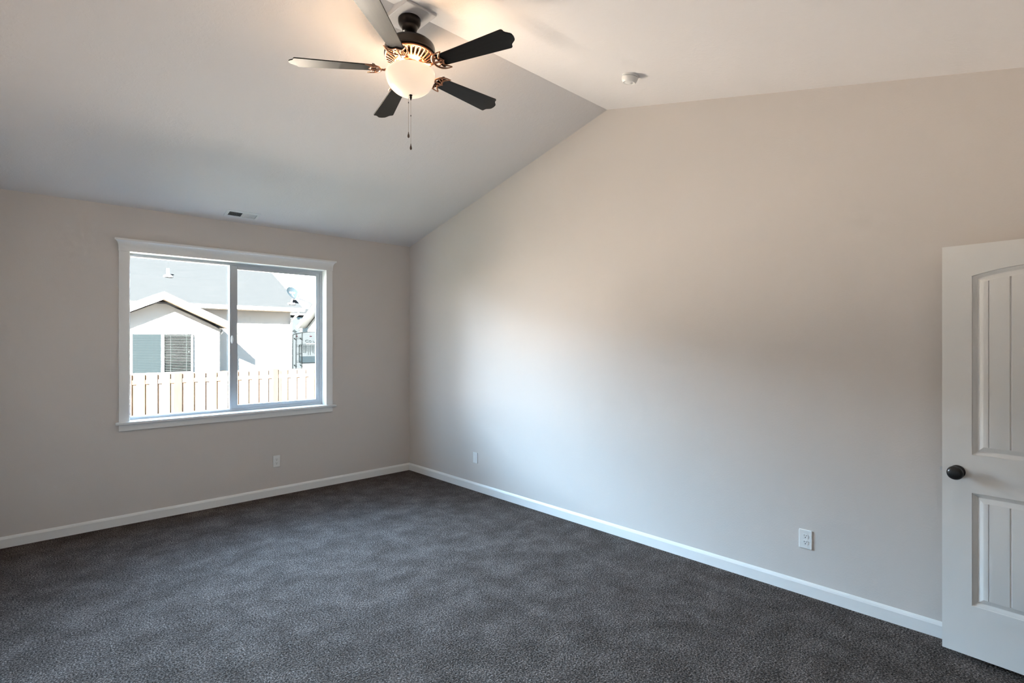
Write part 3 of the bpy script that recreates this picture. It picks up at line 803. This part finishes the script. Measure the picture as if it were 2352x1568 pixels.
am = MB(); am.tube([low-dn*0.03, low+dn*0.05, lnb-uz*0.03], 0.016, 8); am.build('feed_arm', 'house_trim', dish)
mm = MB(); mm.tube([foot, foot+Vector((0.04, 0.0, 0.16)), low-dn*0.04, dc_-dn*0.08], 0.022, 8); mm.build('mast', 'house_trim', dish)
ft = MB(); ft.box(foot.x-0.09, foot.x+0.09, foot.y-0.07, foot.y+0.07, foot.z-0.02, foot.z+0.03); ft.build('foot', 'house_trim', dish)
ln = MB(); ln.tube([lnb-dn*0.05, lnb+dn*0.02], 0.028, 10); ln.box(lnb.x-0.075, lnb.x+0.075, lnb.y-0.025, lnb.y+0.025, lnb.z-0.01, lnb.z+0.035); ln.build('receiver', 'house_trim', dish)
lg = MB()
def dp(a, b, off=0.004):
    r2 = (a/0.265)**2+(b/0.225)**2
    return dc_ + ux*a + uz*b + dn*(0.06*r2-0.06+off)
for pts in ([(-0.075,0.055),(-0.10,0.04),(-0.10,0.015),(-0.075,0.0),(-0.045,0.0)], [(-0.045,0.05),(-0.025,0.03),(-0.045,0.005)], [(-0.01,0.045),(0.012,0.03),(0.02,0.005)], [(0.04,0.06),(0.04,0.005)], [(0.055,0.04),(0.085,0.035),(0.075,0.0),(0.055,0.005)], [(0.10,0.04),(0.13,0.035),(0.115,0.0)]):
    lg.tube([dp(a, b) for a, b in pts], 0.0085, 6)
lg.build('lettering', 'house_trim', dish)

# ---------------------------------------------------------------- parked travel trailer
rv = thing('travel_trailer', (7.5, 20.0, GZ), 'rear of a pale travel trailer with a black ladder beside the cream house', 'trailer')
RVY = 20.0; RVX0, RVX1 = 6.33, 8.75
rp = [(RVX0, GZ+0.90), (RVX0, 1.905), (6.47, 1.945), (6.75, 2.005), (6.97, 2.04), (7.24, 2.062), (7.54, 2.07), (7.84, 2.062), (8.11, 2.04), (8.33, 2.005), (8.61, 1.945), (RVX1, 1.905), (RVX1, GZ+0.90)]
MB().prism(rp, lambda a, b: (a, RVY, b), lambda a, b: (a, RVY+6.5, b)).build('body', 'rv_body', rv, smooth=15)
sk = MB(); sk.box(7.0, RVX1-0.02, RVY-0.012, RVY, 1.20, 1.395+0.09); sk.box(6.80, RVX1-0.02, RVY-0.012, RVY, GZ+0.92, 0.50); sk.build('sunlit_band', 'rv_sunlit', rv)  # white boxes paint where sunlight falls on the trailer's back
ol = MB(); ol.tube([(x, RVY-0.015, z) for x, z in rp[1:12]], 0.008, 6); ol.tube([(RVX0, RVY-0.015, 1.905), (RVX0, RVY-0.015, GZ+0.90)], 0.014, 6); ol.build('edge_trim', 'rv_dark', rv)
ld = MB()
for s, x in ((0, 6.455), (1, 6.738)):
    ld.tube([(x-0.02, RVY-0.09, GZ+0.9), (x-0.012, RVY-0.09, 1.2), (x, RVY-0.09, 2.06), (x, RVY+0.02, 2.13), (x, RVY+0.25, 2.12)], 0.010, 8)
for z in (-0.09, 0.285, 0.658, 1.033, 1.41, 1.782): ld.tube([(6.44, RVY-0.09, z), (6.735, RVY-0.09, z)], 0.007, 8)
for x in (6.40, 6.69):
    for z in (1.735, 0.46): ld.tube([(x, RVY-0.095, z), (x, RVY, z)], 0.018, 8); ld.tube([(x, RVY-0.09, z), (x+0.06, RVY-0.09, z)], 0.010, 6)
ld.build('ladder', 'rv_dark', rv)
for a, b in ((6.487, 6.565), (7.154, 7.255), (7.80, 7.90)): MB().box(a, b, RVY-0.02, RVY, 1.825, 1.855).build('marker_light', 'rv_light', rv)
# rear window with rounded corners, curtains behind
def rrect(x0, x1, z0, z1, r, n=5):
    o_ = []
    for cx_, cz_, a0_ in ((x1-r, z1-r, 0), (x0+r, z1-r, 90), (x0+r, z0+r, 180), (x1-r, z0+r, 270)):
        for k in range(n+1):
            q = R(a0_+90*k/n); o_.append((cx_+r*math.cos(q), cz_+r*math.sin(q)))
    return o_
wo = MB().prism(rrect(6.628, 8.30, 0.545, 1.45, 0.09), lambda a, b: (a, RVY-0.03, b), lambda a, b: (a, RVY, b)).build('window', 'rv_dark', rv)
lr = tuple(rv.location)
MB().prism(rrect(6.650, 8.28, 0.567, 0.855, 0.07), lambda a, b: (a, RVY-0.034, b), lambda a, b: (a, RVY-0.029, b)).build('pane', 'rv_pane', wo, local=lr)
MB().prism(rrect(6.650, 8.28, 0.862, 1.428, 0.07), lambda a, b: (a, RVY-0.034, b), lambda a, b: (a, RVY-0.029, b)).build('pane', 'rv_body', wo, local=lr)
cu = MB(); xx = 6.66; i = 0
while xx < 8.1:
    wd = random.uniform(0.022, 0.05); ln_ = 0.80 if xx < 6.80 else random.uniform(0.30, 0.50)
    if xx < 6.80: ln_ = 0.53
    cu.prism([(xx, 1.40), (xx+wd, 1.405), (xx+wd*0.8, 1.42-ln_), (xx+wd*0.2, 1.42-ln_-0.02)], lambda a, b: (a, RVY-0.037, b), lambda a, b: (a, RVY-0.034, b))
    xx += wd*random.uniform(1.3, 2.0); i += 1
cu.build('curtain', 'rv_dark', wo, local=lr)
def letter_c(mb, cx_, cz_, rx, rz, open_=50, th=0.0062):
    mb.tube([(cx_+rx*math.cos(R(t)), RVY-0.014, cz_+rz*math.sin(R(t))) for t in range(open_, 361-open_, 10)], th, 6)
le = MB(); letter_c(le, 7.030, 1.605, 0.092, 0.052); le.build('letter', 'rv_dark', rv)
le = MB(); letter_c(le, 7.178, 1.590, 0.052, 0.042, 0); le.build('letter', 'rv_dark', rv)
le = MB(); le.tube([(7.320, RVY-0.014, 1.635)] + [(7.320+0.05*(1-math.cos(R(t))), RVY-0.014, 1.580-0.034*math.sin(R(t))) for t in range(0, 181, 15)] + [(7.420, RVY-0.014, 1.635)], 0.0062, 6)
le.build('letter', 'rv_dark', rv)
rg = MB(); rg.tube([(6.27, RVY+0.4, 2.06), (6.33, RVY+0.4, 2.12), (6.44, RVY+0.4, 2.13), (6.52, RVY+0.4, 2.06), (6.56, RVY+0.4, 2.14), (6.62, RVY+0.4, 2.06)], 0.016, 6); rg.tube([(6.36, RVY+0.4, 2.06), (6.70, RVY+0.4, 2.06)], 0.02, 6)
for x in (6.4, 6.6): rg.tube([(x, RVY+0.4, 2.07), (x, RVY+0.4, 1.93)], 0.015, 6)
rg.build('roof_rack', 'rv_dark', rv)
for x in (6.75, 8.3):
    for y in (23.0, 24.0): MB().lathe([(0, -0.1), (0.33, -0.1), (0.35, -0.07), (0.35, 0.07), (0.33, 0.1), (0, 0.1)], 24, (x, y, GZ+0.528+0.35), axis='x').build('wheel', 'rv_dark', rv)

rv.scale = (1.27, 1.27, 1.27)
rv.location = (10.507, 26.925, -1.570)

# ---------------------------------------------------------------- house to the right, behind the trailer
h2 = thing('gabled_house', (18.0, 34.0, GZ), 'white house whose steep roof edge rises behind the trailer', 'house')
K2 = 0.518; XL2 = 14.49; pk_y, pk_z = 34.2, 2.94+K2*(40-34.2)
MB().prism([(28.8, GZ), (28.8, pk_z-K2*5.4-0.3), (pk_y, pk_z-0.3), (39.6, pk_z-K2*5.4-0.3), (39.6, GZ)], lambda a, b: (15.25, a, b), lambda a, b: (22, a, b)).build('wall', 'house_trim', h2, smooth=0)
for s in (-1, 1):
    lo_ = (pk_y+s*5.8, pk_z-K2*5.8)
    MB().prism([(pk_y, pk_z), lo_, (lo_[0], lo_[1]+0.04), (pk_y, pk_z+0.04)], lambda a, b: (XL2-0.02, a, b), lambda a, b: (22.5, a, b)).build('roof', 'shingles', h2, smooth=0)
    MB().prism([(pk_y, pk_z-0.33), (lo_[0], lo_[1]-0.33), lo_, (pk_y, pk_z)], lambda a, b: (XL2, a, b), lambda a, b: (XL2+0.04, a, b)).build('rake_board', 'house_trim', h2, smooth=0)
    MB().prism([(pk_y, pk_z-0.18), (lo_[0], lo_[1]-0.18), (lo_[0], lo_[1]-0.23), (pk_y, pk_z-0.23)], lambda a, b: (XL2+0.04, a, b), lambda a, b: (15.26, a, b)).build('soffit', 'soffit_grey', h2, smooth=0)
    MB().box(XL2-0.05, 22.5, min(lo_[0], lo_[0]+s*0.12), max(lo_[0], lo_[0]+s*0.12), lo_[1]-0.16, lo_[1]-0.01).build('gutter', 'house_trim', h2)

# ---------------------------------------------------------------- grey house far off
h3 = thing('grey_house', (20, 50, GZ), 'blue grey house far behind the cream house and trailer', 'house')
MB().box(14.0, 27, 44.55, 54, GZ, 4.1).build('wall', 'far_wall', h3)
MB().prism([(44.4, 4.22), (50.0, 4.99), (55.0, 4.22), (55.0, 4.10), (44.4, 4.10)], lambda a, b: (13.2, a, b), lambda a, b: (28, a, b)).build('roof', 'shingles', h3, smooth=0)
MB().box(13.2, 28, 44.25, 44.4, 4.05, 4.20).build('gutter', 'house_trim', h3)
MB().box(16.3, 18.2, 44.50, 44.55, 3.70, 3.98).build('eave_shade', 'eave_shade_blue', h3)  # dark blue band paints the shade under the eave
g3 = MB().box(16.57, 18.0, 44.48, 44.56, 2.3, 3.72).build('window', 'house_trim', h3)
MB().box(16.74, 17.8, 44.46, 44.49, 2.45, 3.60).build('pane', 'rv_pane', g3, local=tuple(h3.location))

# ---------------------------------------------------------------- hillside on the horizon
hm = MB(); nx, ny = 60, 14; vs = []
for j in range(ny+1):
    for i in range(nx+1):
        x = -80 + 260*i/nx; y = 150 + 70*j/ny
        h_ = (17.0 + 3.2*math.sin(x*0.05+0.4) + 1.4*math.sin(x*0.21)+ random.uniform(-0.4, 0.4))*math.sin(math.pi*0.5*min(1, j/4)) - 1.5*(j == 0)
        vs.append((x, y, GZ + max(0, h_) - (0.3 if j == 0 else 0)))
hm.add(vs, [(j*(nx+1)+i, j*(nx+1)+i+1, (j+1)*(nx+1)+i+1, (j+1)*(nx+1)+i) for j in range(ny) for i in range(nx)])
struct('hillside', hm, 'hill', smooth=60)

for o in bpy.data.objects:
    if '_world' in o: del o['_world']
